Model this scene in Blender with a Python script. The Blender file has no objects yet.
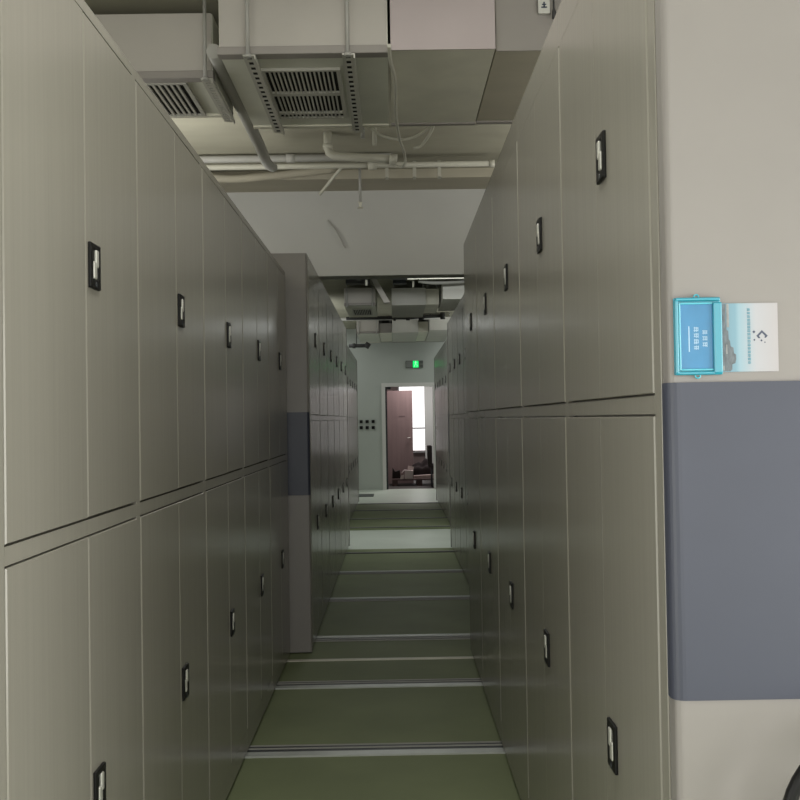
import bpy, bmesh, math, random
from mathutils import Vector, Matrix
random.seed(4)
C = bpy.context.scene.collection
PI = math.pi

# ------------------------------------------------------------------ materials
def mat(name, col, rough=0.5, metal=0.0, spec=0.5, noise=0.0, nscale=(8, 8, 8), bump=0.0, bscale=(60, 60, 60), emit=None, estr=0.0, coat=0.0):
    m = bpy.data.materials.new(name); m.use_nodes = True
    nt = m.node_tree; b = nt.nodes['Principled BSDF']
    b.inputs['Base Color'].default_value = (*col, 1)
    b.inputs['Roughness'].default_value = rough
    b.inputs['Metallic'].default_value = metal
    b.inputs['Specular IOR Level'].default_value = spec
    b.inputs['Coat Weight'].default_value = coat
    b.inputs['Coat Roughness'].default_value = 0.08
    tc = nt.nodes.new('ShaderNodeTexCoord')
    def noisetex(sc):
        mp = nt.nodes.new('ShaderNodeMapping'); mp.inputs['Scale'].default_value = sc
        nt.links.new(tc.outputs['Object'], mp.inputs['Vector'])
        n = nt.nodes.new('ShaderNodeTexNoise'); n.inputs['Scale'].default_value = 1.0; n.inputs['Detail'].default_value = 5
        nt.links.new(mp.outputs['Vector'], n.inputs['Vector']); return n
    if noise > 0:
        n = noisetex(nscale)
        r = nt.nodes.new('ShaderNodeValToRGB')
        r.color_ramp.elements[0].position = 0.3; r.color_ramp.elements[1].position = 0.7
        r.color_ramp.elements[0].color = (*[c * (1 - noise) for c in col], 1)
        r.color_ramp.elements[1].color = (*[min(1, c * (1 + noise)) for c in col], 1)
        nt.links.new(n.outputs['Fac'], r.inputs['Fac']); nt.links.new(r.outputs['Color'], b.inputs['Base Color'])
    if bump > 0:
        n = noisetex(bscale); bp = nt.nodes.new('ShaderNodeBump')
        bp.inputs['Strength'].default_value = bump; bp.inputs['Distance'].default_value = 0.002
        nt.links.new(n.outputs['Fac'], bp.inputs['Height']); nt.links.new(bp.outputs['Normal'], b.inputs['Normal'])
    if emit:
        b.inputs['Emission Color'].default_value = (*emit, 1); b.inputs['Emission Strength'].default_value = estr
    return m

M = {}
M['cab'] = mat('cabinet_paint', (0.285, 0.273, 0.238), rough=0.22, spec=0.42, noise=0.03, nscale=(14, 60, 1.2), bump=0.10, bscale=(30, 160, 2))
M['panel'] = mat('panel_paint', (0.262, 0.246, 0.236), rough=0.38, noise=0.02)
M['slate'] = mat('slate_panel', (0.054, 0.060, 0.088), rough=0.42, noise=0.03)
M['black'] = mat('black_plastic', (0.006, 0.006, 0.006), rough=0.45, spec=0.25)
M['chrome'] = mat('brushed_chrome', (0.62, 0.62, 0.58), rough=0.4, metal=0.5)
M['deck'] = mat('green_deck', (0.21, 0.243, 0.135), rough=0.6, spec=0.25, noise=0.12, nscale=(1.5, 1.5, 1.5), bump=0.05)
M['floor'] = mat('pale_epoxy', (0.60, 0.66, 0.58), rough=0.4, noise=0.05, nscale=(2, 2, 2))
M['alu'] = mat('rail_aluminium', (0.52, 0.54, 0.52), rough=0.4, metal=0.3, noise=0.06, nscale=(9, 9, 9))
M['steel'] = mat('dark_steel', (0.04, 0.045, 0.05), rough=0.45, metal=0.3)
M['plaster'] = mat('white_plaster', (0.52, 0.52, 0.5), rough=0.85, noise=0.04, nscale=(1.5, 1.5, 1.5))
M['ceil'] = mat('raw_ceiling', (0.36, 0.345, 0.27), rough=0.9, noise=0.12, nscale=(1.2, 3, 1))
M['beam'] = mat('beige_beam', (0.42, 0.39, 0.31), rough=0.8, noise=0.06, nscale=(2, 6, 6))
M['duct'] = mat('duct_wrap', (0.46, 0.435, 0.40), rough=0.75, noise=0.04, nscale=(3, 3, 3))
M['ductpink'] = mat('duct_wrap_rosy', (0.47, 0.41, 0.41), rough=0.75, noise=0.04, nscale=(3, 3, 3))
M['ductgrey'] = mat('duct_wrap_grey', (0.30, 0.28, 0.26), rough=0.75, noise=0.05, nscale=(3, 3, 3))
M['farduct'] = mat('duct_pale', (0.55, 0.54, 0.50), rough=0.7, noise=0.05, nscale=(3, 3, 3))
M['sheet'] = mat('galvanised_sheet', (0.72, 0.70, 0.60), rough=0.5, metal=0.15, noise=0.08, nscale=(4, 4, 4))
M['fcu'] = mat('fan_coil_metal', (0.68, 0.68, 0.60), rough=0.5, metal=0.2, noise=0.06, nscale=(4, 4, 4))
M['rail'] = mat('angle_rail_metal', (0.5, 0.49, 0.44), rough=0.5, metal=0.2)
M['pipe'] = mat('white_pipe', (0.50, 0.49, 0.42), rough=0.5)
M['pipegrey'] = mat('grey_conduit', (0.38, 0.375, 0.35), rough=0.6)
M['pipedark'] = mat('dark_pipe', (0.045, 0.045, 0.045), rough=0.6)
M['hole'] = mat('dark_inside', (0.008, 0.008, 0.007), rough=0.9)
M['endwall'] = mat('end_wall_paint', (0.50, 0.53, 0.50), rough=0.8, noise=0.03, nscale=(1, 1, 1))
M['doorframe'] = mat('door_frame_paint', (0.72, 0.71, 0.69), rough=0.5)
M['doorwood'] = mat('brown_door', (0.24, 0.17, 0.165), rough=0.4, noise=0.10, nscale=(12, 12, 1))
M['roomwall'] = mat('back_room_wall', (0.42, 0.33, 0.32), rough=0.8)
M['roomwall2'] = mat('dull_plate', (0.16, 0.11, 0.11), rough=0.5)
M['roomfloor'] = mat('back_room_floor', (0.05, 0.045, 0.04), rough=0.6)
M['window'] = mat('daylight_glass', (0.9, 0.9, 0.9), emit=(1, 0.985, 0.98), estr=1.3)
M['winframe'] = mat('window_frame', (0.5, 0.5, 0.5), rough=0.5)
M['cardboard'] = mat('white_carton', (0.6, 0.52, 0.5), rough=0.8)
M['plank'] = mat('pale_plank', (0.5, 0.4, 0.38), rough=0.7)
M['wood'] = mat('dark_brown_wood', (0.06, 0.03, 0.028), rough=0.6, noise=0.2, nscale=(3, 20, 20))
M['cloth'] = mat('black_cloth', (0.02, 0.013, 0.013), rough=0.9)
M['signbody'] = mat('sign_housing', (0.10, 0.11, 0.10), rough=0.5)
M['signgrey'] = mat('sign_grey', (0.22, 0.23, 0.22), rough=0.5)
M['signgreen'] = mat('sign_green', (0.0, 0.5, 0.12), rough=0.5, emit=(0.0, 1.0, 0.18), estr=1.0)
M['signwhite'] = mat('sign_white', (0.6, 0.9, 0.7), rough=0.5, emit=(0.25, 1.0, 0.42), estr=0.75)
M['cyan'] = mat('cyan_plastic', (0.012, 0.27, 0.38), rough=0.15, coat=0.5)
M['cyanlight'] = mat('cyan_plastic_bright', (0.06, 0.46, 0.58), rough=0.12, coat=0.6)
M['bluecard'] = mat('blue_card', (0.04, 0.22, 0.44), rough=0.25, noise=0.12, nscale=(25, 25, 12))
M['whiteink'] = mat('white_ink', (0.50, 0.68, 0.85), rough=0.5)
M['tealink'] = mat('teal_ink', (0.06, 0.28, 0.38), rough=0.5)
M['slateink'] = mat('slate_ink', (0.06, 0.075, 0.12), rough=0.5)
M['greyink'] = mat('grey_ink', (0.13, 0.15, 0.17), rough=0.5, noise=0.35, nscale=(200, 200, 90))
M['greyink2'] = mat('pale_grey_ink', (0.30, 0.30, 0.30), rough=0.5, noise=0.2, nscale=(160, 160, 90))
M['tagwhite'] = mat('white_tag', (0.6, 0.6, 0.56), rough=0.5)
M['mat'] = mat('painted_floor_shade', (0.07, 0.085, 0.075), rough=0.9)  # dark colour that paints shade onto the far floor

def paper():   # printed leaflet: sky blue at one end to white paper at the other (a printed picture)
    m = bpy.data.materials.new('printed_leaflet'); m.use_nodes = True
    nt = m.node_tree; b = nt.nodes['Principled BSDF']; b.inputs['Roughness'].default_value = 0.3
    tc = nt.nodes.new('ShaderNodeTexCoord'); sp = nt.nodes.new('ShaderNodeSeparateXYZ')
    nt.links.new(tc.outputs['Generated'], sp.inputs[0])
    r = nt.nodes.new('ShaderNodeValToRGB'); cr = r.color_ramp
    cr.elements[0].position = 0.0; cr.elements[0].color = (0.16, 0.30, 0.39, 1)
    cr.elements[1].position = 1.0; cr.elements[1].color = (0.42, 0.40, 0.42, 1)
    for p, c in ((0.34, (0.19, 0.34, 0.43, 1)), (0.40, (0.28, 0.42, 0.50, 1)), (0.66, (0.42, 0.43, 0.47, 1))):
        e = cr.elements.new(p); e.color = c
    nt.links.new(sp.outputs['X'], r.inputs['Fac']); nt.links.new(r.outputs['Color'], b.inputs['Base Color'])
    return m
M['leaflet'] = paper()

# ------------------------------------------------------------------ helpers
class MB:
    """collects shapes in world coordinates; build() links them as ONE mesh object under its parent"""
    def __init__(s): s.bm = bmesh.new()
    def box(s, x0, x1, y0, y1, z0, z1, mi=0):
        if x0 > x1: x0, x1 = x1, x0
        if y0 > y1: y0, y1 = y1, y0
        v = [s.bm.verts.new(p) for p in [(x0,y0,z0),(x1,y0,z0),(x1,y1,z0),(x0,y1,z0),(x0,y0,z1),(x1,y0,z1),(x1,y1,z1),(x0,y1,z1)]]
        fs = [s.bm.faces.new([v[i] for i in f]) for f in ((0,3,2,1),(4,5,6,7),(0,1,5,4),(1,2,6,5),(2,3,7,6),(3,0,4,7))]
        for f in fs: f.material_index = mi
        return v, fs
    def rbox(s, x0, x1, y0, y1, z0, z1, r, axes='z', seg=4, mi=0):
        v, fs = s.box(x0, x1, y0, y1, z0, z1, mi)
        es = set()
        for f in fs:
            for e in f.edges:
                d = e.verts[1].co - e.verts[0].co
                a = 'x' if abs(d.x) > 1e-6 else ('y' if abs(d.y) > 1e-6 else 'z')
                if a in axes: es.add(e)
        bmesh.ops.bevel(s.bm, geom=list(es), offset=r, segments=seg, affect='EDGES', profile=0.5, material=-1)
        return s
    def prism(s, pts, a0, a1, axis='y', mi=0):
        """polygon pts in the plane across `axis`, extruded from a0 to a1"""
        def P(p, a):
            return {'y': (p[0], a, p[1]), 'x': (a, p[0], p[1]), 'z': (p[0], p[1], a)}[axis]
        A = [s.bm.verts.new(P(p, a0)) for p in pts]; B = [s.bm.verts.new(P(p, a1)) for p in pts]
        n = len(pts); fs = [s.bm.faces.new(A), s.bm.faces.new(B[::-1])]
        for i in range(n): fs.append(s.bm.faces.new((A[i], B[i], B[(i+1) % n], A[(i+1) % n])))
        for f in fs: f.material_index = mi
        return s
    def tube(s, pts, r, n=10, mi=0, closed=False):
        pts = [Vector(p) for p in pts]; rings = []; N = len(pts)
        up = None
        for i, p in enumerate(pts):
            if closed: d = pts[(i+1) % N] - pts[i-1]
            else: d = pts[min(i+1, N-1)] - pts[max(i-1, 0)]
            d.normalize()
            if up is None: up = d.orthogonal().normalized()
            else: up = (up - d * up.dot(d)).normalized()
            w = d.cross(up); rr = r[i] if isinstance(r, (list, tuple)) else r
            rings.append([s.bm.verts.new(p + (up * math.cos(t) + w * math.sin(t)) * rr) for t in (2 * PI * k / n for k in range(n))])
        m = N if closed else N - 1
        for i in range(m):
            a, b = rings[i], rings[(i+1) % N]
            for k in range(n):
                f = s.bm.faces.new((a[k], a[(k+1) % n], b[(k+1) % n], b[k])); f.smooth = True; f.material_index = mi
        if not closed:
            for q in (s.bm.faces.new(rings[0][::-1]), s.bm.faces.new(rings[-1])): q.material_index = mi
        return s
    def build(s, name, mats, parent=None, kind=None, origin=None):
        bmesh.ops.recalc_face_normals(s.bm, faces=s.bm.faces)
        o0 = Vector(parent['_o']) if parent is not None else Vector(origin or (0, 0, 0))
        bmesh.ops.translate(s.bm, verts=s.bm.verts, vec=-o0)
        me = bpy.data.meshes.new(name); s.bm.to_mesh(me); s.bm.free()
        for m in (mats if isinstance(mats, (list, tuple)) else [mats]): me.materials.append(m)
        o = bpy.data.objects.new(name, me); C.objects.link(o)
        o['_o'] = tuple(o0)
        if parent is not None: o.parent = parent
        else: o.location = o0
        if kind: o['kind'] = kind
        return o

def curve(pts, k=8):
    """smooth path through pts"""
    P = [Vector(p) for p in pts]; P = [P[0] * 2 - P[1]] + P + [P[-1] * 2 - P[-2]]; out = []
    for i in range(1, len(P) - 2):
        for j in range(k):
            t = j / k; a, b, c, d = P[i-1], P[i], P[i+1], P[i+2]
            out.append(0.5 * ((2*b) + (c-a)*t + (2*a-5*b+4*c-d)*t*t + (3*b-a-3*c+d)*t**3))
    out.append(P[-2]); return out

def thing(name, loc, label, cat, group=None):
    o = bpy.data.objects.new(name, None); C.objects.link(o); o.location = loc; o['_o'] = tuple(loc)
    o.empty_display_size = 0.1
    o['label'] = label; o['category'] = cat
    if group: o['group'] = group
    return o
def tag(o, label, cat, group=None):
    o['label'] = label; o['category'] = cat
    if group: o['group'] = group
    return o
def struct(name, m, *boxes):
    mb = MB()
    for b in boxes: mb.box(*b)
    return mb.build(name, m, kind='structure')

# ------------------------------------------------------------------ the room
XW = 2.8
struct('floor', M['floor'], (-XW, XW, -3.2, 21.15, -0.12, -0.02))
struct('ceiling', M['ceil'], (-XW, XW, -3.2, 21.15, 3.3, 3.4))
struct('wall_left', M['plaster'], (-XW-0.15, -XW, -3.2, 21.15, -0.12, 3.4))
struct('wall_right', M['plaster'], (XW, XW+0.15, -3.2, 21.15, -0.12, 3.4))
struct('wall_rear', M['plaster'], (-XW-0.15, XW+0.15, -3.35, -3.2, -0.12, 3.4))
struct('wall_header', M['plaster'], (-XW, XW, 8.0, 8.2, 2.56, 3.3))
struct('trim_1', M['beam'], (-XW, XW, 7.6, 7.998, 3.23, 3.299))
DX0, DX1, DZ = -0.19, 0.84, 2.12
struct('wall_far', M['endwall'], (-XW, DX0, 21.0, 21.15, -0.02, 3.3), (DX1, XW, 21.0, 21.15, -0.02, 3.3), (DX0, DX1, 21.0, 21.15, DZ, 3.3))
# doorway frame
fr = MB()
fr.box(DX0-0.05, DX0+0.025, 20.97, 21.17, -0.02, DZ+0.05); fr.box(DX1-0.025, DX1+0.05, 20.97, 21.17, -0.02, DZ+0.05)
fr.box(DX0+0.025, DX1-0.025, 20.97, 21.17, DZ-0.025, DZ+0.05)
d1 = fr.build('door_1', M['doorframe'], kind='structure')
b = MB(); b.box(DX0+0.0255, DX0+0.06, 21.05, 21.12, -0.02, DZ-0.03); b.box(DX0+0.061, DX0+0.14, 21.05, 21.12, DZ-0.075, DZ-0.03); b.build('door_seal', M['steel'], d1)
# room behind the doorway
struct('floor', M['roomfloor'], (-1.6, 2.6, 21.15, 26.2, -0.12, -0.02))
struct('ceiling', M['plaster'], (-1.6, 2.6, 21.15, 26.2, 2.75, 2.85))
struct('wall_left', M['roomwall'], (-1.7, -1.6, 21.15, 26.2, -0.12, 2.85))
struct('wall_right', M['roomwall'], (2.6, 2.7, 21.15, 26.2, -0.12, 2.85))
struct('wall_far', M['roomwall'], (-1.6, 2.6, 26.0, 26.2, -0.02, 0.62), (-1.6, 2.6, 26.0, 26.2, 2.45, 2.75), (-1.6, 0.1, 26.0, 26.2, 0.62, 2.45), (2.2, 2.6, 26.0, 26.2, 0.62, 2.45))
w = MB(); w.box(0.1, 2.2, 26.08, 26.1, 0.62, 2.45); wn = w.build('window_1', M['window'], kind='structure')
w = MB()
for a in ((0.1, 2.2, 26.02, 26.07, 1.17, 1.205), (1.13, 1.18, 26.02, 26.07, 0.62, 2.45), (0.1, 0.15, 26.02, 26.07, 0.62, 2.45), (2.15, 2.2, 26.02, 26.07, 0.62, 2.45), (0.0, 2.3, 25.85, 26.0, 0.56, 0.60)): w.box(*a)
w.build('window_frame', M['winframe'], wn)

# ------------------------------------------------------------------ platforms and rails
def platform(y0, y1, label, edge=False):
    t = thing('floor_platform', (0, (y0+y1)/2, -0.02), label, 'platform', )
    b = MB(); b.box(-XW+0.05, XW-0.05, y0, y1, -0.02, 0.0); b.build('deck_plate', M['deck'], t)
    if edge:
        b = MB(); b.box(-XW+0.05, XW-0.05, y1-0.045, y1, 0.0, 0.004); b.build('edge_strip', M['sheet'], t)
    return t
platform(-2.2, 6.12, 'dull green floor platform in the foreground between the nearest shelving rows', True)
platform(6.125, 11.27, 'darker green floor platform between the middle shelving rows, before the first pale floor strip')
platform(13.38, 17.40, 'farthest green floor platform, between the two pale floor strips')
def rail(y, label, flip=False, plain=False, w=0.08):
    t = thing('floor_rail', (0, y, 0.0), label, 'rail', 'rails across the aisle floor')
    X = XW - 0.06
    if plain:
        b = MB(); b.box(-X, X, y-0.05, y+0.05, 0.0, 0.006); b.build('guide_channel', M['steel'], t)
        b = MB(); b.box(-X, X, y-0.012, y+0.012, 0.006, 0.009); b.build('rail_strip', M['pipegrey'], t); return
    s = -1 if flip else 1
    b = MB(); b.box(-X, X, y-w/2, y+w/2, 0.0, 0.008); b.build('rail_strip', M['alu'], t)
    b = MB(); b.box(-X, X, y+s*w/2, y+s*(w/2+0.085), 0.0, 0.003)
    b.build('guide_channel', M['steel'], t)
    b = MB(); b.box(-X, X, y+s*(w/2+0.045), y+s*(w/2+0.055), 0.003, 0.007); b.box(-X, X, y+s*(w/2+0.087), y+s*(w/2+0.099), 0.0, 0.006)
    b.build('channel_lip', M['pipegrey'], t)
rail(4.385, 'broad pale rail, lowest in the photo, crossing the green platform', w=0.055)
rail(5.48, 'pale rail, second from the bottom of the photo, before the end of the first platform', w=0.048)
rail(6.73, 'pale rail beside the foot of the slate banded end panel on the left', flip=True, w=0.05)
rail(8.17, 'thin pale rail, second one on the darker middle platform', flip=True, w=0.05)
rail(9.58, 'thin pale rail, third one on the darker middle platform', flip=True, w=0.05)
rail(10.95, 'thin dark rail just before the first pale floor strip', plain=True)
rail(13.5, 'dark rail just after the first pale floor strip, front edge of farthest platform', plain=True)
rail(14.67, 'dark rail, second one on the farthest platform', plain=True)
rail(16.03, 'dark rail, third one on the farthest platform', plain=True)
rail(17.28, 'dark rail at the back edge of farthest platform before the doorway', plain=True)

# ------------------------------------------------------------------ mobile shelving units
def leaf_mesh(w, h, s, c=0.0025, near_ch=True):
    """door leaf: near bottom corner of its front at the origin; X=s*u into the body"""
    bm = bmesh.new(); t0, t1 = -0.002, 0.019
    cn = c if near_ch else 0.0004
    def ring(u, a0, a1, b0, b1): return [bm.verts.new((s*u, y, z)) for y, z in ((a0, b0), (a1, b0), (a1, b1), (a0, b1))]
    R = [ring(t0, cn, w-c*0.4, c*0.6, h-c*0.6), ring(t0+c, 0, w, 0, h), ring(t1, 0, w, 0, h)]
    for a, b in zip(R, R[1:]):
        for i in range(4): bm.faces.new((a[i], a[(i+1) % 4], b[(i+1) % 4], b[i]))
    bm.faces.new(R[0]); bm.faces.new(R[2][::-1])
    bmesh.ops.recalc_face_normals(bm, faces=bm.faces)
    me = bpy.data.meshes.new('door'); bm.to_mesh(me); bm.free(); me.materials.append(M['cab']); return me
def handle_mesh(s):
    """recessed cam-lock plate centred on the origin, black bezel with offset chrome lever and a keyhole"""
    m = MB(); W, H = 0.074, 0.098
    def B(u0, u1, y0, y1, z0, z1, mi): m.rbox(s*u0, s*u1, y0, y1, z0, z1, min(0.003, abs(u1-u0)*0.45), 'xyz', 2, mi)
    B(0.0015, -0.0070, -W/2, W/2, -H/2, -H/2+0.022, 0); B(0.0015, -0.0070, -W/2, W/2, H/2-0.014, H/2, 0)
    B(0.0015, -0.0070, -W/2, -W/2+0.018, -H/2+0.018, H/2-0.01, 0); B(0.0015, -0.0070, W/2-0.018, W/2, -H/2+0.018, H/2-0.01, 0)
    B(0.0015, -0.0025, -W/2+0.01, W/2-0.01, -H/2+0.01, H/2-0.01, 0)
    B(-0.002, -0.0095, -0.003, 0.015, -0.002, 0.036, 1); B(-0.002, -0.0085, -0.015, 0.005, -0.028, 0.010, 1)
    m.tube([(0, 0.0, -0.040), (-s*0.0085, 0.0, -0.040)], 0.006, 12, 2)
    bm = m.bm; bmesh.ops.recalc_face_normals(bm, faces=bm.faces)
    me = bpy.data.meshes.new('handle'); bm.to_mesh(me); bm.free()
    for k in ('black', 'chrome', 'steel'): me.materials.append(M[k])
    return me
HM = {-1: handle_mesh(-1), 1: handle_mesh(1)}

def unit(side, x, y0, n, bw, top, mid, label, hz, wheel=False, stile=0.035, seam=True, dep=0.58):
    """side -1: body to the left of x; y0 near edge of first door; mid = z range of the middle rail"""
    s = side; yp = y0 - 0.095; y1 = y0 + n*bw
    t = thing('mobile_shelving_unit', (x, y0, 0.0), label, 'shelving unit', 'mobile shelving units along the aisle')
    Y0 = y0 - 0.045; bot = 0.113; dt = top - (0.028 if not wheel and s < 0 and top < 2.4 else 0.10)
    U = lambda u: x + s*u
    b = MB(); b.box(U(0.021), U(dep), Y0+0.002, y1-0.002, 0.03, top-0.002); b.build('carcass', M['cab'], t)
    b = MB(); b.box(U(0.03), U(dep-0.02), Y0+0.01, y1-0.01, 0.009, 0.03); b.build('base_frame', M['steel'], t)
    f = MB()
    f.rbox(U(0), U(0.021), Y0, y0-0.0015, 0.022, top, 0.0015, 'z', 1)
    for k in range(n):
        e = y0 + (k+1)*bw
        f.rbox(U(0), U(0.021), e-stile, e-0.0015 if k < n-1 else e, 0.022, top, 0.0015, 'z', 1)
        a0, a1 = y0+k*bw-0.0015, e-stile
        f.box(U(0), U(0.021), a0, a1, 0.022, bot-0.003)
        f.box(U(0), U(0.021), a0, a1, dt+0.003, top)
        f.box(U(0), U(0.021), a0, a1, mid[0], mid[1])
    f.build('face_frame', M['cab'], t)
    g = 0.0022; sg = 0.005 if seam else 0.0006
    half = bw/2
    rows = ((bot, mid[0]-0.004), (mid[1]+0.004, dt-0.001))
    for ri, (z0, z1) in enumerate(rows):
        nearw = half - 0.001; farw = bw - stile - half - sg - g
        m1 = leaf_mesh(nearw, z1-z0, s); m2 = leaf_mesh(farw, z1-z0, s, c=0.0046 if seam else 0.0025, near_ch=seam)
        for k in range(n):
            ya = y0 + k*bw + 0.001; yb = y0 + k*bw + half + sg
            for j, (yy, me) in enumerate(((ya, m1), (yb, m2))):
                d = bpy.data.objects.new('door', me); C.objects.link(d); d.parent = t
                d.location = (0, yy-y0, z0)
                if (j == 1) == seam:
                    hy = (0.014+0.038) if seam else (nearw-0.074)
                    h = bpy.data.objects.new('handle', HM[s]); C.objects.link(h); h.parent = d
                    h.location = (-s*0.002, hy, hz[ri]-z0)
    if y0 > 2:
        e = MB(); e.rbox(U(-0.006), U(dep), y1+0.001, y1+0.045, 0.008, top, 0.004, 'z', 2); e.build('rear_panel', M['panel'], t)
    # end panel with its slate band
    e = MB(); e.rbox(U(0), U(dep+0.01), yp, Y0, 0.008, top, 0.012, 'z', 5); ep = e.build('end_panel', M['panel'], t)
    e = MB(); e.rbox(U(-0.004), U(dep+0.012), yp-0.005, Y0-0.0015, 0.970, 1.480, 0.020, 'z', 6)
    bd = e.build('accent_band', M['slate'], ep); bd['label'] = 'slate blue band'
    # handwheel
    cx, cz, cy = x+s*0.277, 0.802, yp-0.095
    if not wheel and y0 > 2: return t
    r = MB(); r.tube([(cx+0.139*math.cos(a), cy, cz+0.139*math.sin(a)) for a in (2*PI*k/48 for k in range(48))], 0.0105, 12, 0, True)
    hw = r.build('handwheel', M['black'], t)
    for k in range(3):
        a = PI/2+k*2*PI/3
        q = MB(); q.tube([(cx+0.02*math.cos(a), cy+0.012, cz+0.02*math.sin(a)), (cx+0.134*math.cos(a), cy, cz+0.134*math.sin(a))], [0.011, 0.008], 10); q.build('spoke', M['chrome'], hw)
    q = MB(); q.tube([(cx, cy-0.012, cz), (cx, cy, cz), (cx, cy+0.02, cz), (cx, cy+0.022, cz), (cx, yp-0.012, cz), (cx, yp-0.011, cz), (cx, yp, cz)], [0.026, 0.03, 0.03, 0.016, 0.016, 0.05, 0.05], 20); q.build('hub', M['chrome'], hw)
    return t
unit(-1, -0.646, 1.695, 5, 0.90, 2.332, (1.195, 1.227), 'nearest shelving unit on the left, lower than the rest, with pairs of tall doors', (0.645, 1.768))
unit(1, 0.446, 1.738, 5, 0.90, 2.492, (1.430, 1.4615), 'nearest shelving unit on the right, its pale end panel with slate band facing the camera', (0.748, 1.966), wheel=True, seam=False)
unit(-1, -0.522, 6.375, 6, 0.855, 2.462, (1.430, 1.4615), 'second shelving unit on the left, standing out into the aisle with narrow end panel showing', (0.748, 1.966))
unit(1, 0.615, 6.45, 6, 0.80, 2.485, (1.430, 1.4615), 'second shelving unit on the right, set back behind the nearest one', (0.748, 1.966), seam=True)
unit(-1, -0.625, 13.55, 5, 0.83, 2.46, (1.430, 1.4615), 'farthest shelving unit on the left, a thin sliver by the wall with six black boxes', (0.748, 1.966))
unit(1, 0.725, 13.55, 5, 0.83, 2.485, (1.430, 1.4615), 'farthest shelving unit on the right, tinted by light from the open doorway', (0.748, 1.966))

# ------------------------------------------------------------------ label holder and leaflet on the right end panel
PY = 1.738-0.095        # face of the end panel
hold = thing('label_holder', (0.49, PY, 1.4915), 'glossy cyan plastic label holder turned sideways on the right end panel above slate band', 'label holder')
hx0, hx1, hz0, hz1 = 0.4530, 0.5290, 1.4915, 1.6160
b = MB(); b.rbox(hx0, hx1, PY-0.008, PY-0.0035, hz0, hz1, 0.0015, 'xyz', 2); b.build('backing', M['cyan'], hold)
b = MB()
for a in ((hx0, hx0+0.006, hz0+0.002, hz1-0.004), (hx1-0.014, hx1, hz0+0.002, hz1-0.008)): b.rbox(a[0], a[1], PY-0.016, PY-0.008, a[2], a[3], 0.0022, 'xyz', 3)
b.rbox(hx0, hx1, PY-0.014, PY-0.008, hz0, hz0+0.006, 0.002, 'xyz', 3); b.rbox(hx0+0.002, hx1-0.002, PY-0.014, PY-0.008, hz1-0.006, hz1, 0.002, 'xyz', 3)
o = b.build('rim', M['cyan'], hold)
b = MB(); ix0, ix1, iz0, iz1 = hx0+0.010, hx1-0.014, hz0+0.010, hz1-0.011
for a in ((ix0-0.003, ix0, iz0-0.003, iz1+0.003), (ix1, ix1+0.003, iz0-0.003, iz1+0.003), (ix0, ix1, iz0-0.003, iz0), (ix0, ix1, iz1, iz1+0.003)): b.rbox(a[0], a[1], PY-0.0125, PY-0.008, a[2], a[3], 0.001, 'xyz', 2)
o = b.build('inner_frame', M['cyanlight'], hold); o['label'] = 'brighter cyan inner frame'
b = MB()
for zc in (hz0-0.001, hz1+0.001): b.tube([(0.4905+0.004*math.cos(a), PY-0.006, zc+0.004*math.sin(a)) for a in (2*PI*k/16 for k in range(16))], 0.0013, 6, 0, True)
b.build('loop', M['cyanlight'], hold)
b = MB(); b.box(ix0, ix1, PY-0.0092, PY-0.008, iz0, iz1); card = b.build('card', M['bluecard'], hold); card['label'] = 'blue insert card with pale characters'
def glyph(mb, cx, cz, w, yf, seed, up=1, depth=0.0003):
    """a small square character printed sideways, too fine to read"""
    r = random.Random(seed); h = w/2
    n = 3
    for i in range(n):                       # strokes across
        x = cx - h + (i+0.35)*w/n; a = r.uniform(0.6, 1.0)*h
        mb.box(x, x+w*0.13, yf-depth, yf, cz-a, cz+a)
    for i in range(2):                       # strokes along
        z = cz + (-0.55+i*1.0+r.uniform(-0.15, 0.15))*h
        mb.box(cx-h, cx+h*r.uniform(0.4, 1), yf-depth, yf, z, z+w*0.13)
b = MB(); yf = PY-0.0092
for k in range(4): glyph(b, 0.4885, 1.5649-0.0098*k, 0.0082, yf, k)
for k in range(3): glyph(b, 0.5025, 1.5600-0.0098*k, 0.0082, yf, k+9)
b.box(0.4760, 0.4774, yf-0.0003, yf, 1.529, 1.570)
b.build('lettering', M['whiteink'], card)
# leaflet tucked behind the holder
lf = thing('leaflet', (0.57, PY, 1.493), 'pale blue and white printed leaflet turned sideways, tucked behind the cyan label holder', 'leaflet')
lx0, lx1, lz0, lz1 = 0.518, 0.6225, 1.4960, 1.6065
b = MB(); b.box(lx0, lx1, PY-0.0030, PY-0.0005, lz0, lz1); sh = b.build('sheet', M['leaflet'], lf)
yf = PY-0.0030; d = 0.0003
b = MB(); skyline = [(0.528, lz0+0.001), (0.5445, lz0+0.001), (0.5475, 1.500), (0.5475, 1.508), (0.5525, 1.510), (0.5540, 1.516), (0.5540, 1.524), (0.5505, 1.526), (0.5500, 1.535), (0.5455, 1.537), (0.5445, 1.546), (0.5425, 1.549), (0.5420, 1.562), (0.5395, 1.564), (0.5380, 1.577), (0.5385, lz1-0.001), (0.528, lz1-0.001)]
b.prism(skyline, yf-d, yf); b.build('printed_skyline', M['greyink'], sh)
b = MB()
for a in ((0.5395, 0.5435, 1.568, 1.6055), (0.530, 0.5325, 1.55, 1.60), (0.530, 0.535, 1.4985, 1.506), (0.538, 0.540, 1.525, 1.54)): b.box(a[0], a[1], yf-2*d, yf-d, a[2], a[3])
b.build('printed_tower', M['greyink2'], sh)
b = MB()
for k in range(16): glyph(b, 0.5755, 1.5960-0.0057*k, 0.0052, yf, 30+k)
b.build('lettering', M['tealink'], sh)
b = MB()                                            # open diamond mark with small squares
cx, cz, R_, r_ = 0.5965, 1.5535, 0.0092, 0.0048
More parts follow.
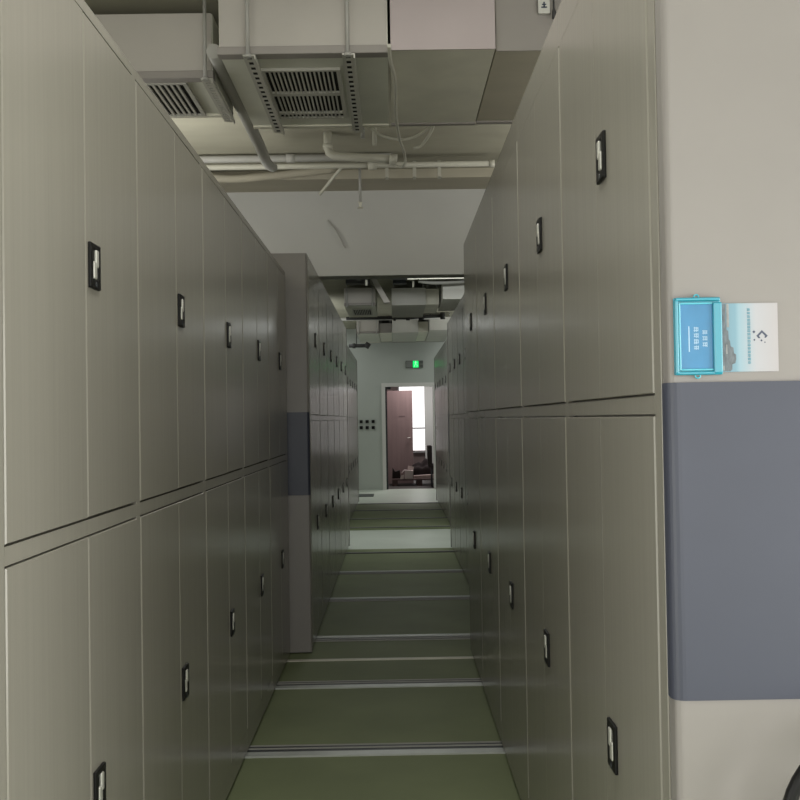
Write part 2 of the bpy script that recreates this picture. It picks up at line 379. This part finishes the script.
b.prism([(cx-R_, cz), (cx, cz+R_), (cx, cz+r_), (cx-r_, cz)], yf-d, yf); b.prism([(cx, cz+R_), (cx+R_, cz), (cx+r_, cz), (cx, cz+r_)], yf-d, yf)
b.prism([(cx-R_, cz), (cx-r_, cz), (cx-r_*0.55, cz-r_*0.8), (cx-R_*0.6, cz-R_*0.45)], yf-d, yf)
b.prism([(cx+R_, cz), (cx+r_, cz), (cx+r_*0.8, cz-r_*0.8), (cx+R_*0.75, cz-R_*0.3)], yf-d, yf)
for (px, pz, q) in ((0.5835, 1.5600, 0.0026), (0.5840, 1.5470, 0.0018), (0.5955, 1.5460, 0.0019), (0.6010, 1.5430, 0.0013)):
    b.prism([(px-q, pz), (px, pz+q), (px+q, pz), (px, pz-q)], yf-d, yf)
b.build('emblem', M['slateink'], sh)

# ------------------------------------------------------------------ ceiling equipment
def coil_unit(x0, x1, y0, y1, z0, z1, label, grille, rails=(), rods=(), front='duct', slots=16, rows=2):
    t = thing('fan_coil_unit', ((x0+x1)/2, (y0+y1)/2, z0), label, 'air conditioning unit', 'fan coil units under the ceiling')
    b = MB(); b.box(x0, x1, y0+0.012, y1, z0+0.004, z1); b.build('housing', M['fcu'], t)
    b = MB(); b.box(x0+0.004, x1-0.004, y0, y0+0.0115, z0+0.03, z1); b.build('front_panel', M[front], t)
    b = MB(); b.rbox(x0-0.004, x1+0.004, y0-0.012, y0+0.05, z0-0.006, z0+0.028, 0.004, 'x', 2); b.build('front_lip', M['ductgrey'], t)
    b = MB(); b.box(x0, x1, y1-0.03, y1+0.006, z0-0.004, z0+0.02); b.build('rear_lip', M['sheet'], t)
    if grille:
        g0, g1, h0, h1 = grille; zb = z0-0.010
        b = MB(); b.box(g0-0.005, g1+0.005, h0-0.005, h1+0.005, z0-0.0015, z0+0.003); hol = b.build('grille_cavity', M['hole'], t)
        b = MB(); fw = 0.018
        for a in ((g0-fw, g0, h0-fw, h1+fw), (g1, g1+fw, h0-fw, h1+fw), (g0, g1, h0-fw, h0), (g0, g1, h1, h1+fw)): b.box(a[0], a[1], a[2], a[3], zb, z0+0.003)
        step = (g1-g0)/slots
        for k in range(1, slots): b.box(g0+k*step-step*0.2, g0+k*step+step*0.2, h0, h1, zb, z0-0.0005)
        if rows == 2:
            m = (h0+h1)/2 - 0.03; b.box(g0, g1, m-0.022, m+0.022, zb-0.001, z0-0.0005)
            b.box(g0, g1, h1-0.085, h1-0.06, zb-0.001, z0-0.0005)
        b.build('grille', M['rail'] if front != 'dim' else M['sheet'], t)
    for rx in rails:
        b = MB(); n = 18; L = y1-y0+0.06; ya = y0-0.02; wv = 0.024
        b.box(rx-wv, rx-0.010, ya, ya+L, z0-0.016, z0-0.0105); b.box(rx+0.010, rx+wv, ya, ya+L, z0-0.016, z0-0.0105)
        b.box(rx+wv, rx+wv+0.005, ya, ya+L, z0-0.03, z0-0.0105)
        for k in range(n+1):
            yy = ya+k*L/n; b.box(rx-0.0102, rx+0.0102, yy-0.012, yy+0.012, z0-0.016, z0-0.0105)
        b.box(rx-0.0102, rx+0.0102, ya, ya+L, z0-0.0125, z0-0.0105, 1)  # black strip paints the shade behind the rail slots
        b.build('angle_rail', [M['rail'], M['hole']], t)
    for (rx, ry) in rods:
        b = MB(); b.tube([(rx, ry, z0-0.02), (rx, ry, 3.299)], 0.008, 10)
        b.tube([(rx, ry, z0-0.028), (rx, ry, z0-0.0165)], 0.016, 6)
        b.build('threaded_rod', M['pipegrey'], t)
    return t
coil_unit(-0.70, 0.0, 4.20, 5.27, 2.95, 3.2995, 'boxy ceiling fan coil unit with barred grille in the photo centre, above the near aisle', (-0.535, -0.225, 4.40, 5.07), (-0.575, -0.165), ((-0.575, 4.165), (-0.165, 4.165)))
coil_unit(-1.75, -0.775, 4.48, 5.06, 2.95, 3.235, 'grey ceiling unit with slotted grille over the nearest left shelving unit', (-1.30, -0.92, 4.55, 5.0), (-0.80,), ((-0.80, 4.44),), slots=14, rows=1)
coil_unit(-0.64, -0.22, 13.7, 15.3, 2.97, 3.20, 'far ceiling fan coil unit with dark grille, seen just under the wall header', (-0.54, -0.30, 14.2, 14.95), (), ((-0.6, 13.66), (-0.26, 13.66)), slots=10, rows=1)
coil_unit(-0.64, -0.24, 18.3, 20.6, 2.98, 3.21, 'farthest ceiling fan coil unit, lowest seen before the end wall', None, (), ((-0.6, 18.26), (-0.28, 18.26)))
def duct(x0, x1, y0, y1, z0, z1, label, m='ductpink', under='sheet', taper=0, hang=False):
    t = thing('air_duct', ((x0+x1)/2, (y0+y1)/2, z0), label, 'duct', 'air ducts under the ceiling')
    b = MB(); b.prism([(y0+0.006, z1), (y0+0.006, z0+0.003), (y1, z0+0.003+taper), (y1, z1)], x0, x1, 'x'); b.build('duct_body', M[under], t)
    b = MB(); b.box(x0, x1, y0, y0+0.0055, z0, z1); b.box(x0, x1, y0-0.004, y0, z0-0.001, z0+0.006); b.build('front_panel', M[m], t)
    b = MB(); b.box(x0, x1, y1-0.025, y1+0.008, z0-0.006+taper, z0+0.03+taper); b.build('flange', M['ductgrey'], t)
    if hang:
        for rx in (x0+0.03, x1-0.03):
            b = MB(); b.tube([(rx, y0+0.1, z1-0.001), (rx, y0+0.1, 3.2995)], 0.008, 8); b.build('hanger_rod', M['pipegrey'], t)
    return t
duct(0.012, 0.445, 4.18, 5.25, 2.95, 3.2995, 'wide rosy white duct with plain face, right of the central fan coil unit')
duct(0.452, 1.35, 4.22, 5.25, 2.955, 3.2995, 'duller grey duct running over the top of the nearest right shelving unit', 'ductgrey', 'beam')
duct(0.0, 0.46, 13.7, 15.4, 2.96, 3.19, 'far white duct in the middle under the wall header, front one', 'farduct', 'farduct', hang=True)
duct(0.463, 0.64, 13.75, 15.0, 2.97, 3.18, 'dull grey far duct section between the two pale far ducts', 'sheet', 'sheet', hang=True)
duct(0.665, 1.05, 13.2, 14.6, 2.975, 3.20, 'brightest far duct end at the right under the wall header', 'farduct', 'farduct', hang=True)
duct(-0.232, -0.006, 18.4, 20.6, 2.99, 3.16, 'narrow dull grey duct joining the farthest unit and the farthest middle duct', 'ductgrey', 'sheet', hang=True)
duct(0.477, 0.652, 18.4, 20.6, 2.99, 3.18, 'dull duct section left of the farthest right duct', 'sheet', 'sheet', hang=True)
duct(0.0, 0.47, 18.3, 20.6, 2.98, 3.21, 'farthest middle white duct before the end wall', 'farduct', 'farduct', hang=True)
duct(0.66, 1.05, 17.9, 20.6, 2.98, 3.21, 'farthest right white duct before the end wall, above the doorway', 'farduct', 'farduct', hang=True)

def pipe(name, pts, r, m, label, cat, group=None, fittings=(), smooth=False):
    P = curve(pts) if smooth else pts
    if fittings:
        t = thing(name, tuple(pts[0]), label, cat, group)
        b = MB(); b.tube(P, r, 14); b.build('tube', M[m], t)
        for (p0, p1, rr) in fittings:
            q = MB(); q.tube([p0, p1], rr, 14); q.build('fitting', M[m], t)
        return t
    b = MB(); b.tube(P, r, 12); return tag(b.build(name, M[m], origin=tuple(pts[0])), label, cat, group)
pipe('ceiling_pipe', [(-2.0, 7.1, 3.205), (0.72, 7.1, 3.205)], 0.020, 'pipe', 'long straight white pipe crossing the ceiling before the wall header', 'pipe', 'pipes before the wall header', [((0.70, 7.1, 3.205), (0.735, 7.1, 3.205), 0.026), ((-0.15, 7.1, 3.205), (-0.09, 7.1, 3.205), 0.032)])
pipe('conduit', [(-2.0, 7.1, 3.262), (0.02, 7.1, 3.262)], 0.026, 'pipegrey', 'thick grey conduit lying just above the long white pipe', 'conduit', None, [((-0.72, 7.1, 3.262), (-0.66, 7.1, 3.262), 0.031)])
pipe('drain_pipe', [(-0.40, 6.6, 3.2995), (-0.40, 6.6, 3.20), (-0.39, 6.6, 3.165), (-0.36, 6.6, 3.147), (-0.32, 6.6, 3.142), (0.02, 6.6, 3.115)], 0.028, 'pipe', 'white elbow drain pipe dropping from ceiling and turning right', 'pipe', None, [((0.0, 6.6, 3.117), (0.05, 6.6, 3.113), 0.036), ((-0.40, 6.6, 3.22), (-0.40, 6.6, 3.19), 0.033)])
pipe('flexible_duct', [(-0.738, 4.3, 3.0), (-0.738, 5.2, 3.0), (-0.74, 5.8, 3.0), (-0.76, 6.3, 3.03), (-0.77, 6.7, 3.10)], 0.032, 'pipegrey', 'grey flexible duct running back between the two near fan coil units', 'duct', smooth=True)
pipe('hose', [(-0.115, 5.6, 3.045), (-0.03, 5.62, 2.995), (0.09, 5.65, 2.985), (0.20, 5.6, 3.02), (0.29, 5.5, 3.10), (0.31, 5.5, 3.2), (0.31, 5.5, 3.2995)], 0.0085, 'pipe', 'pale hose sagging in a shallow arc behind the central unit', 'hose', smooth=True)
pipe('hose', [(0.14, 5.9, 3.0), (0.19, 5.9, 3.02), (0.25, 5.8, 3.09), (0.27, 5.7, 3.2), (0.275, 5.65, 3.2995)], 0.009, 'pipe', 'short pale hose end beside the sagging hose', 'hose', smooth=True)
pipe('cable', [(0.006, 4.14, 2.955), (0.010, 4.25, 2.932), (0.03, 4.5, 2.925), (0.035, 5.0, 2.925), (0.055, 5.4, 2.92), (0.085, 5.9, 2.98), (0.10, 6.5, 3.07), (0.08, 6.9, 3.14), (0.04, 7.085, 3.20)], 0.008, 'pipe', 'pale cable along the right edge of the central unit dropping to the pipes', 'cable', smooth=True)
pipe('support_rod', [(-0.145, 5.6, 3.298), (-0.145, 5.6, 2.98)], 0.012, 'pipegrey', 'grey vertical rod behind the central unit, beside the drain pipe', 'rod')
pipe('support_rod', [(-0.085, 5.9, 3.298), (-0.085, 5.9, 3.02)], 0.014, 'pipe', 'pale vertical rod behind the central unit, near the hose', 'rod')
t = thing('sprinkler', (-0.215, 7.3, 3.295), 'sprinkler drop with small head hanging before the wall header', 'sprinkler')
b = MB(); b.tube([(-0.215, 7.3, 3.298), (-0.215, 7.3, 2.99)], 0.010, 10); b.build('drop_pipe', M['pipegrey'], t)
b = MB(); b.tube([(-0.215, 7.3, 2.99), (-0.215, 7.3, 2.975), (-0.215, 7.3, 2.955), (-0.215, 7.3, 2.952), (-0.215, 7.3, 2.948)], [0.015, 0.012, 0.006, 0.022, 0.022], 14); b.build('sprinkler_head', M['sheet'], t)
pipe('bracket_strut', [(-0.325, 7.12, 3.215), (-0.345, 7.125, 3.19), (-0.50, 7.2, 3.025)], 0.011, 'pipe', 'thin pale strut slanting down left of the sprinkler', 'bracket')
pipe('dangling_wire', [(-0.49, 7.996, 3.0), (-0.47, 7.99, 2.97), (-0.42, 7.97, 2.90), (-0.37, 7.97, 2.80), (-0.355, 7.97, 2.775)], 0.006, 'pipegrey', 'loose grey wire hanging on the face of the wall header', 'wire', smooth=True)
pipe('hose', [(-1.6, 7.45, 3.26), (-1.2, 7.42, 3.20), (-0.9, 7.42, 3.215), (-0.7, 7.45, 3.24), (-0.4, 7.45, 3.27)], 0.03, 'beam', 'thick beige hose lying behind the long white pipe at left', 'hose', smooth=True)
for k, (xx, lab) in enumerate(((-0.02, 'small pipe clip left of three behind the white pipe'), (0.18, 'small pipe clip in the middle of three behind the white pipe'), (0.36, 'small pipe clip right of three behind the white pipe'))):
    b = MB(); b.box(xx-0.012, xx+0.012, 7.36, 7.39, 3.17, 3.298); b.box(xx-0.012, xx+0.012, 7.31, 7.36, 3.17, 3.18); tag(b.build('pipe_clip', M['pipe'], origin=(xx, 7.375, 3.298)), lab, 'bracket', 'pipe clips behind the white pipe')
# far pipes
pipe('sprinkler_pipe', [(-1.0, 12.95, 3.235), (0.05, 12.95, 3.235), (0.9, 12.95, 3.225)], 0.022, 'pipedark', 'dark pipe tight under the ceiling just behind the wall header', 'pipe', 'far dark pipes', [((0.0, 12.95, 3.235), (0.2, 12.95, 3.232), 0.035), ((-0.45, 12.95, 3.235), (-0.38, 12.95, 3.235), 0.035), ((-0.5, 12.95, 3.235), (-0.5, 12.95, 3.2995), 0.01), ((0.5, 12.95, 3.23), (0.5, 12.95, 3.2995), 0.01)])
pipe('sprinkler_pipe', [(-0.72, 16.0, 3.02), (0.3, 16.0, 3.02), (0.80, 16.0, 3.04)], 0.026, 'pipedark', 'dark pipe crossing between the front and back rows of far ducts', 'pipe', 'far dark pipes', [((-0.5, 16.0, 3.02), (-0.5, 16.0, 3.2995), 0.008), ((0.6, 16.0, 3.03), (0.6, 16.0, 3.2995), 0.008), ((0.02, 16.0, 3.02), (0.06, 16.0, 3.02), 0.05), ((0.22, 16.0, 3.02), (0.28, 16.0, 3.02), 0.045), ((0.42, 16.0, 3.025), (0.50, 16.0, 3.028), 0.045), ((0.76, 16.0, 3.038), (0.83, 16.0, 3.041), 0.055)])
pipe('sprinkler_pipe', [(-0.85, 19.9, 2.87), (-0.48, 19.9, 2.87)], 0.035, 'pipedark', 'short thick dark pipe at left, lowest before the end wall', 'pipe', 'far dark pipes', [((-0.70, 19.9, 2.87), (-0.70, 19.9, 3.2995), 0.008), ((-0.52, 19.9, 2.83), (-0.46, 19.9, 2.92), 0.055), ((-0.78, 19.9, 2.87), (-0.72, 19.9, 2.87), 0.05)])
pipe('cable_tray', [(-1.4, 17.2, 3.13), (-0.1, 17.2, 3.13), (0.9, 17.2, 3.13)], 0.03, 'pipegrey', 'thin grey tray across the far ceiling above the last ducts', 'cable tray', None, [((-0.6, 17.2, 3.13), (-0.6, 17.2, 3.2995), 0.008), ((0.5, 17.2, 3.13), (0.5, 17.2, 3.2995), 0.008)])
b = MB(); b.prism([(-0.27, 3.29), (-0.20, 3.29), (-0.02, 2.97), (-0.10, 2.97)], 13.45, 13.60); tag(b.build('duct_strut', M['duct'], origin=(-0.2, 13.5, 3.29)), 'pale slanting strut between the front far unit and duct', 'bracket')
pipe('support_rod', [(-0.32, 13.0, 3.298), (-0.32, 13.0, 3.14)], 0.016, 'pipe', 'pale short rod hanging just behind the wall header, left', 'rod')
pipe('support_rod', [(0.28, 13.1, 3.298), (0.28, 13.1, 3.12)], 0.014, 'pipe', 'pale short rod hanging just behind the wall header, right', 'rod')
pipe('conduit', [(0.2, 12.7, 3.175), (1.1, 12.7, 3.175)], 0.010, 'pipe', 'thin pale conduit just below the header edge at right', 'conduit', None, [((0.3, 12.7, 3.175), (0.3, 12.7, 3.2995), 0.006), ((0.9, 12.7, 3.175), (0.9, 12.7, 3.2995), 0.006)])
pipe('conduit', [(0.35, 13.1, 3.20), (0.55, 13.1, 3.175), (0.9, 13.1, 3.185), (1.1, 13.1, 3.22), (1.2, 13.1, 3.2995)], 0.024, 'pipegrey', 'sagging grey conduit above the brightest far duct', 'conduit', smooth=True)
b = MB(); b.rbox(-0.60, -0.28, 13.35, 13.5, 3.215, 3.2995, 0.004, 'y', 2); tag(b.build('ceiling_box', M['pipedark'], origin=(-0.44, 13.4, 3.2995)), 'long dark ceiling box above the front far fan coil unit', 'box')
b = MB(); b.rbox(0.02, 0.20, 13.3, 13.45, 3.20, 3.2995, 0.004, 'y', 2); tag(b.build('ceiling_box', M['steel'], origin=(0.11, 13.4, 3.2995)), 'short dark ceiling box above the far middle duct', 'box')
# tag and cable on the duct at top right
t = thing('ceiling_tag', (0.645, 4.21, 3.10), 'small white tag on the dull grey duct at the top edge of the photo', 'tag')
b = MB(); b.rbox(0.628, 0.676, 4.200, 4.2135, 3.103, 3.19, 0.003, 'y', 2); b.build('plate', M['tagwhite'], t)
b = MB(); b.box(0.640, 0.664, 4.1985, 4.1998, 3.125, 3.131); b.box(0.643, 0.661, 4.1985, 4.1998, 3.137, 3.142); b.box(0.649, 0.655, 4.1985, 4.1998, 3.125, 3.15); b.build('mark', M['slateink'], t)
pipe('cable', [(0.690, 4.19, 3.2995), (0.690, 4.19, 3.12), (0.692, 4.19, 3.10), (0.688, 4.19, 3.075)], [0.004]*2+[0.009, 0.006], 'pipedark', 'short black cable end hanging beside the small white tag', 'cable')

# ------------------------------------------------------------------ end wall: door leaf, exit sign, boxes
t = thing('door_leaf', (-0.16, 23.05, -0.02), 'brown wooden door leaf standing in the room beyond the far doorway', 'door')
b = MB(); b.rbox(-0.16, 0.43, 23.05, 23.09, -0.02, 2.07, 0.003, 'z', 2); b.build('leaf', M['doorwood'], t)
b = MB(); b.box(0.12, 0.26, 23.046, 23.05, 1.48, 1.50); b.build('door_plate', M['roomwall2'], t)
b = MB(); b.tube([(0.38, 23.0, 1.0), (0.30, 23.0, 1.0)], 0.010, 8); b.tube([(0.38, 23.05, 1.0), (0.38, 23.0, 1.0)], 0.010, 8); b.build('handle', M['chrome'], t)
struct('wall_partition', M['endwall'], (0.735, 2.6, 24.0, 24.12, -0.02, 2.75))
t = thing('exit_sign', (0.45, 21.0, 2.42), 'small exit sign with glowing green running figure above the far doorway', 'sign')
b = MB(); b.rbox(0.265, 0.625, 20.955, 21.0, 2.4756, 2.6238, 0.006, 'y', 2); b.build('housing', M['signbody'], t)
b = MB(); b.box(0.275, 0.40, 20.951, 20.9545, 2.4870, 2.6124); b.build('side_field', M['signgrey'], t)
b = MB(); b.box(0.415, 0.530, 20.950, 20.9545, 2.4817, 2.6185); g = b.build('lit_panel', M['signgreen'], t)
b = MB(); yy = (20.948, 20.9498)
b.prism([(0.474+0.012*math.cos(a), 2.6018+0.012*math.sin(a)) for a in (2*PI*k/10 for k in range(10))], *yy)
for p in ([(0.462, 2.5919), (0.484, 2.5919), (0.480, 2.5516), (0.460, 2.5554)], [(0.460, 2.5592), (0.474, 2.5554), (0.448, 2.4946), (0.434, 2.4984)], [(0.470, 2.5592), (0.482, 2.5554), (0.512, 2.5288), (0.500, 2.4946), (0.490, 2.4984), (0.498, 2.5288)], [(0.466, 2.5919), (0.462, 2.5820), (0.438, 2.5706), (0.440, 2.5797)], [(0.482, 2.5911), (0.484, 2.5820), (0.510, 2.5683), (0.512, 2.5774)]): b.prism(p, *yy)
b.build('running_figure', M['signwhite'], t)
b = MB(); b.prism([(0.30, 2.5493), (0.325, 2.5744), (0.325, 2.5592), (0.385, 2.5592), (0.385, 2.5402), (0.325, 2.5402), (0.325, 2.5250)], 20.948, 20.951); b.prism([(0.63, 2.5493), (0.605, 2.5744), (0.605, 2.5592), (0.55, 2.5592), (0.55, 2.5402), (0.605, 2.5402), (0.605, 2.5250)], 20.951, 20.9548)
b.build('arrow', M['signgrey'], t)
for r, (zz, rn) in enumerate(((1.385, 'upper'), (1.262, 'lower'))):
    for c, (xx, cn) in enumerate(((-0.668, 'left'), (-0.545, 'middle'), (-0.422, 'right'))):
        b = MB(); b.rbox(xx-0.032, xx+0.032, 20.975, 21.002, zz-0.032, zz+0.032, 0.004, 'y', 2); b.box(xx-0.018, xx+0.018, 20.973, 20.975, zz-0.018, zz+0.018, 1)
        tag(b.build('junction_box', [M['black'], M['hole']], origin=(xx, 20.99, zz)), '%s %s one of six small black boxes on the wall left of the doorway' % (rn, cn), 'junction box', 'six black boxes on the end wall')
b = MB(); b.rbox(-0.72, -0.40, 19.15, 19.75, -0.02, -0.008, 0.01, 'z', 3); tag(b.build('floor_shade_patch', M['mat'], origin=(-0.55, 19.5, -0.02)), 'dark flat sheet standing in for shade on the pale floor left of the doorway', 'mat')  # painted shade: thin dark sheet laid where the floor is only shaded

# things lying in the room beyond
t = thing('pallet', (0.4, 22.4, -0.02), 'low dark brown wooden pallet on the floor beyond the doorway', 'pallet')
for k in range(5):
    b = MB(); b.box(-0.05, 1.05, 22.05+k*0.19, 22.2+k*0.19, 0.10, 0.125); b.build('top_board', M['wood'], t)
for xx in (-0.05, 0.48, 0.97):
    b = MB(); b.box(xx, xx+0.12, 22.05, 22.96, -0.02, 0.10); b.build('bearer', M['wood'], t)
t = thing('carton', (0.28, 22.2, 0.125), 'crumpled white carton with open flaps standing on the pallet', 'carton')
b = MB(); b.prism([(0.22, 0.126), (0.40, 0.126), (0.41, 0.30), (0.23, 0.32)], 22.1, 22.30); b.build('box_body', M['cardboard'], t)
b = MB(); b.prism([(0.23, 0.32), (0.16, 0.25), (0.158, 0.262), (0.228, 0.332)], 22.1, 22.3); b.prism([(0.41, 0.30), (0.43, 0.38), (0.30, 0.41), (0.29, 0.33)], 22.28, 22.29); b.prism([(0.20, 0.126), (0.12, 0.126), (0.14, 0.20), (0.21, 0.22)], 22.12, 22.14); b.build('flap', M['cardboard'], t)
b = MB(); b.prism([(0.42, 0.126), (0.98, 0.126), (0.98, 0.215), (0.74, 0.20), (0.42, 0.18)], 22.3, 22.5); tag(b.build('plank', M['plank'], origin=(0.6, 22.5, 0.126)), 'pale plank lying on the pallet right of the carton', 'plank')
b = MB(); b.prism([(-0.05, 0.126), (0.14, 0.126), (0.12, 0.30), (0.02, 0.27), (-0.04, 0.36)], 22.4, 22.7); tag(b.build('packing_case', M['cloth'], origin=(0.05, 22.5, 0.126)), 'small dark case on the pallet left of the white carton', 'box')
# dark heap behind pallet
bm = bmesh.new(); bmesh.ops.create_icosphere(bm, subdivisions=4, radius=1)
for v in bm.verts:
    n = 1 + 0.14*math.sin(5*v.co.x+2*v.co.y) + 0.1*math.sin(9*v.co.y+4*v.co.z) + 0.07*math.sin(13*v.co.x*v.co.z)
    v.co = Vector((v.co.x*0.27*n, v.co.y*0.15*n, max(v.co.z*0.36*n, 0)))
me = bpy.data.meshes.new('heap'); bm.to_mesh(me); bm.free(); me.materials.append(M['cloth'])
for p in me.polygons: p.use_smooth = True
o = bpy.data.objects.new('cloth_bundle', me); C.objects.link(o); o.location = (0.66, 22.76, 0.126); tag(o, 'black heaped cloth bundle on the back of the pallet below the window', 'bundle')
t = thing('office_chair', (0.98, 21.75, -0.02), 'black chair at the right edge of the doorway, partly hidden by the doorway', 'chair')
b = MB(); b.rbox(0.72, 1.2, 21.45, 21.9, 0.40, 0.47, 0.02, 'xyz', 3); b.build('seat', M['cloth'], t)
b = MB(); b.rbox(0.705, 0.80, 21.47, 21.88, 0.46, 0.86, 0.02, 'xyz', 3); b.box(0.78, 0.80, 21.6, 21.75, 0.44, 0.52); b.build('backrest', M['cloth'], t)
for dx in (0.79, 1.16):
    for dy in (21.49, 21.86):
        b = MB(); b.tube([(dx, dy, 0.41), (dx, dy, -0.02)], 0.014, 8); b.build('leg', M['steel'], t)

# ------------------------------------------------------------------ light
def area(name, loc, rot, sx, sy, e, col=(1, 1, 1)):
    l = bpy.data.lights.new(name, 'AREA'); l.shape = 'RECTANGLE'; l.size = sx; l.size_y = sy; l.energy = e; l.color = col
    o = bpy.data.objects.new(name, l); C.objects.link(o); o.location = loc; o.rotation_euler = rot; return o
area('rear_assumed_light', (0.0, -3.1, 1.5), (PI/2, 0, 0), 5.0, 2.6, 120, (1, 0.985, 0.95))  # assumed daylight from behind the camera; added area light, rear wall has no window
area('side_fill_right', (2.75, 0.0, 1.0), (PI/2, 0, PI/2), 2.6, 1.9, 112, (1, 0.985, 0.94))  # added fill light, no window here; brightens the left door faces
area('side_fill_left', (-2.75, 0.0, 1.0), (PI/2, 0, -PI/2), 2.6, 1.9, 52, (1, 0.985, 0.94))  # added fill from the other side, for the right door faces
area('near_overhead_fill', (0, 2.3, 3.27), (0, 0, 0), 0.5, 2.4, 26, (1, 0.99, 0.92))  # unseen overhead fill added to lift the near door faces
for i, (x, e) in enumerate(((-1.75, 1.0), (1.75, 1.0))):      # added unseen uplights above the shelving tops, lifting header, ceiling and undersides
    area('shelf_top_fill', (x, 6.3, 2.62), (PI*0.78, 0, 0), 1.6, 0.4, 9*e, (1, 0.985, 0.93))
    area('shelf_top_fill', (x, 16.6, 2.62), (PI*0.88, 0, 0), 1.2, 2.4, 22*e, (0.97, 1, 0.97))
    area('shelf_top_fill', (x*1.25, 5.2, 2.60), (PI*1.05, 0, 0), 0.8, 1.4, 34*e, (1, 0.985, 0.93))
area('mid_overhead_fill', (0, 10.3, 3.27), (0, 0, 0), 0.4, 2.4, 5, (0.97, 1, 0.97))  # added fill hidden behind the header, no fitting modelled
area('cross_aisle_assumed_light', (0, 12.3, 3.27), (0, 0, 0), 3.2, 0.5, 42, (0.97, 1, 0.97))  # assumed light over the bright floor strip, unseen behind the header; no lamp modelled
for x in (-1.75, 1.85): area('end_assumed_light', (x, 19.7, 3.25), (0, 0, 0), 1.2, 1.6, 16, (0.97, 1, 0.97))  # assumed unseen pair, added to light the end wall and far floor
area('back_room_fill', (0.8, 22.6, 2.72), (0, 0, 0), 1.2, 0.6, 46, (1, 0.93, 0.93))  # fill light added to brighten the brown door leaf
w = bpy.data.worlds.new('World'); bpy.context.scene.world = w; w.use_nodes = True
w.node_tree.nodes['Background'].inputs['Color'].default_value = (0.5, 0.5, 0.5, 1); w.node_tree.nodes['Background'].inputs['Strength'].default_value = 0.3

# ------------------------------------------------------------------ camera
yaw, pitch, roll, h, f = 0.0066, 0.0186, 0.0159, 1.4285, 1020.0
F = Vector((math.sin(yaw)*math.cos(pitch), math.cos(yaw)*math.cos(pitch), math.sin(pitch)))
R0 = Vector((math.cos(yaw), -math.sin(yaw), 0)); U0 = R0.cross(F)
c, s = math.cos(roll), math.sin(roll); R = c*R0 - s*U0; U = s*R0 + c*U0
cam = bpy.data.cameras.new('camera'); co = bpy.data.objects.new('camera', cam); C.objects.link(co)
m = Matrix((R, U, -F)).transposed().to_4x4(); m.translation = Vector((0, 0, h)); co.matrix_world = m
cam.sensor_width = 36; cam.lens = f/800*36; cam.clip_start = 0.05
sc = bpy.context.scene; sc.camera = co
sc.view_settings.view_transform = 'Standard'; sc.view_settings.look = 'None'; sc.view_settings.gamma = 1; sc.view_settings.use_curve_mapping = False
sc.view_settings.exposure = 0.0
for o in bpy.data.objects:
    if '_o' in o.keys(): del o['_o']
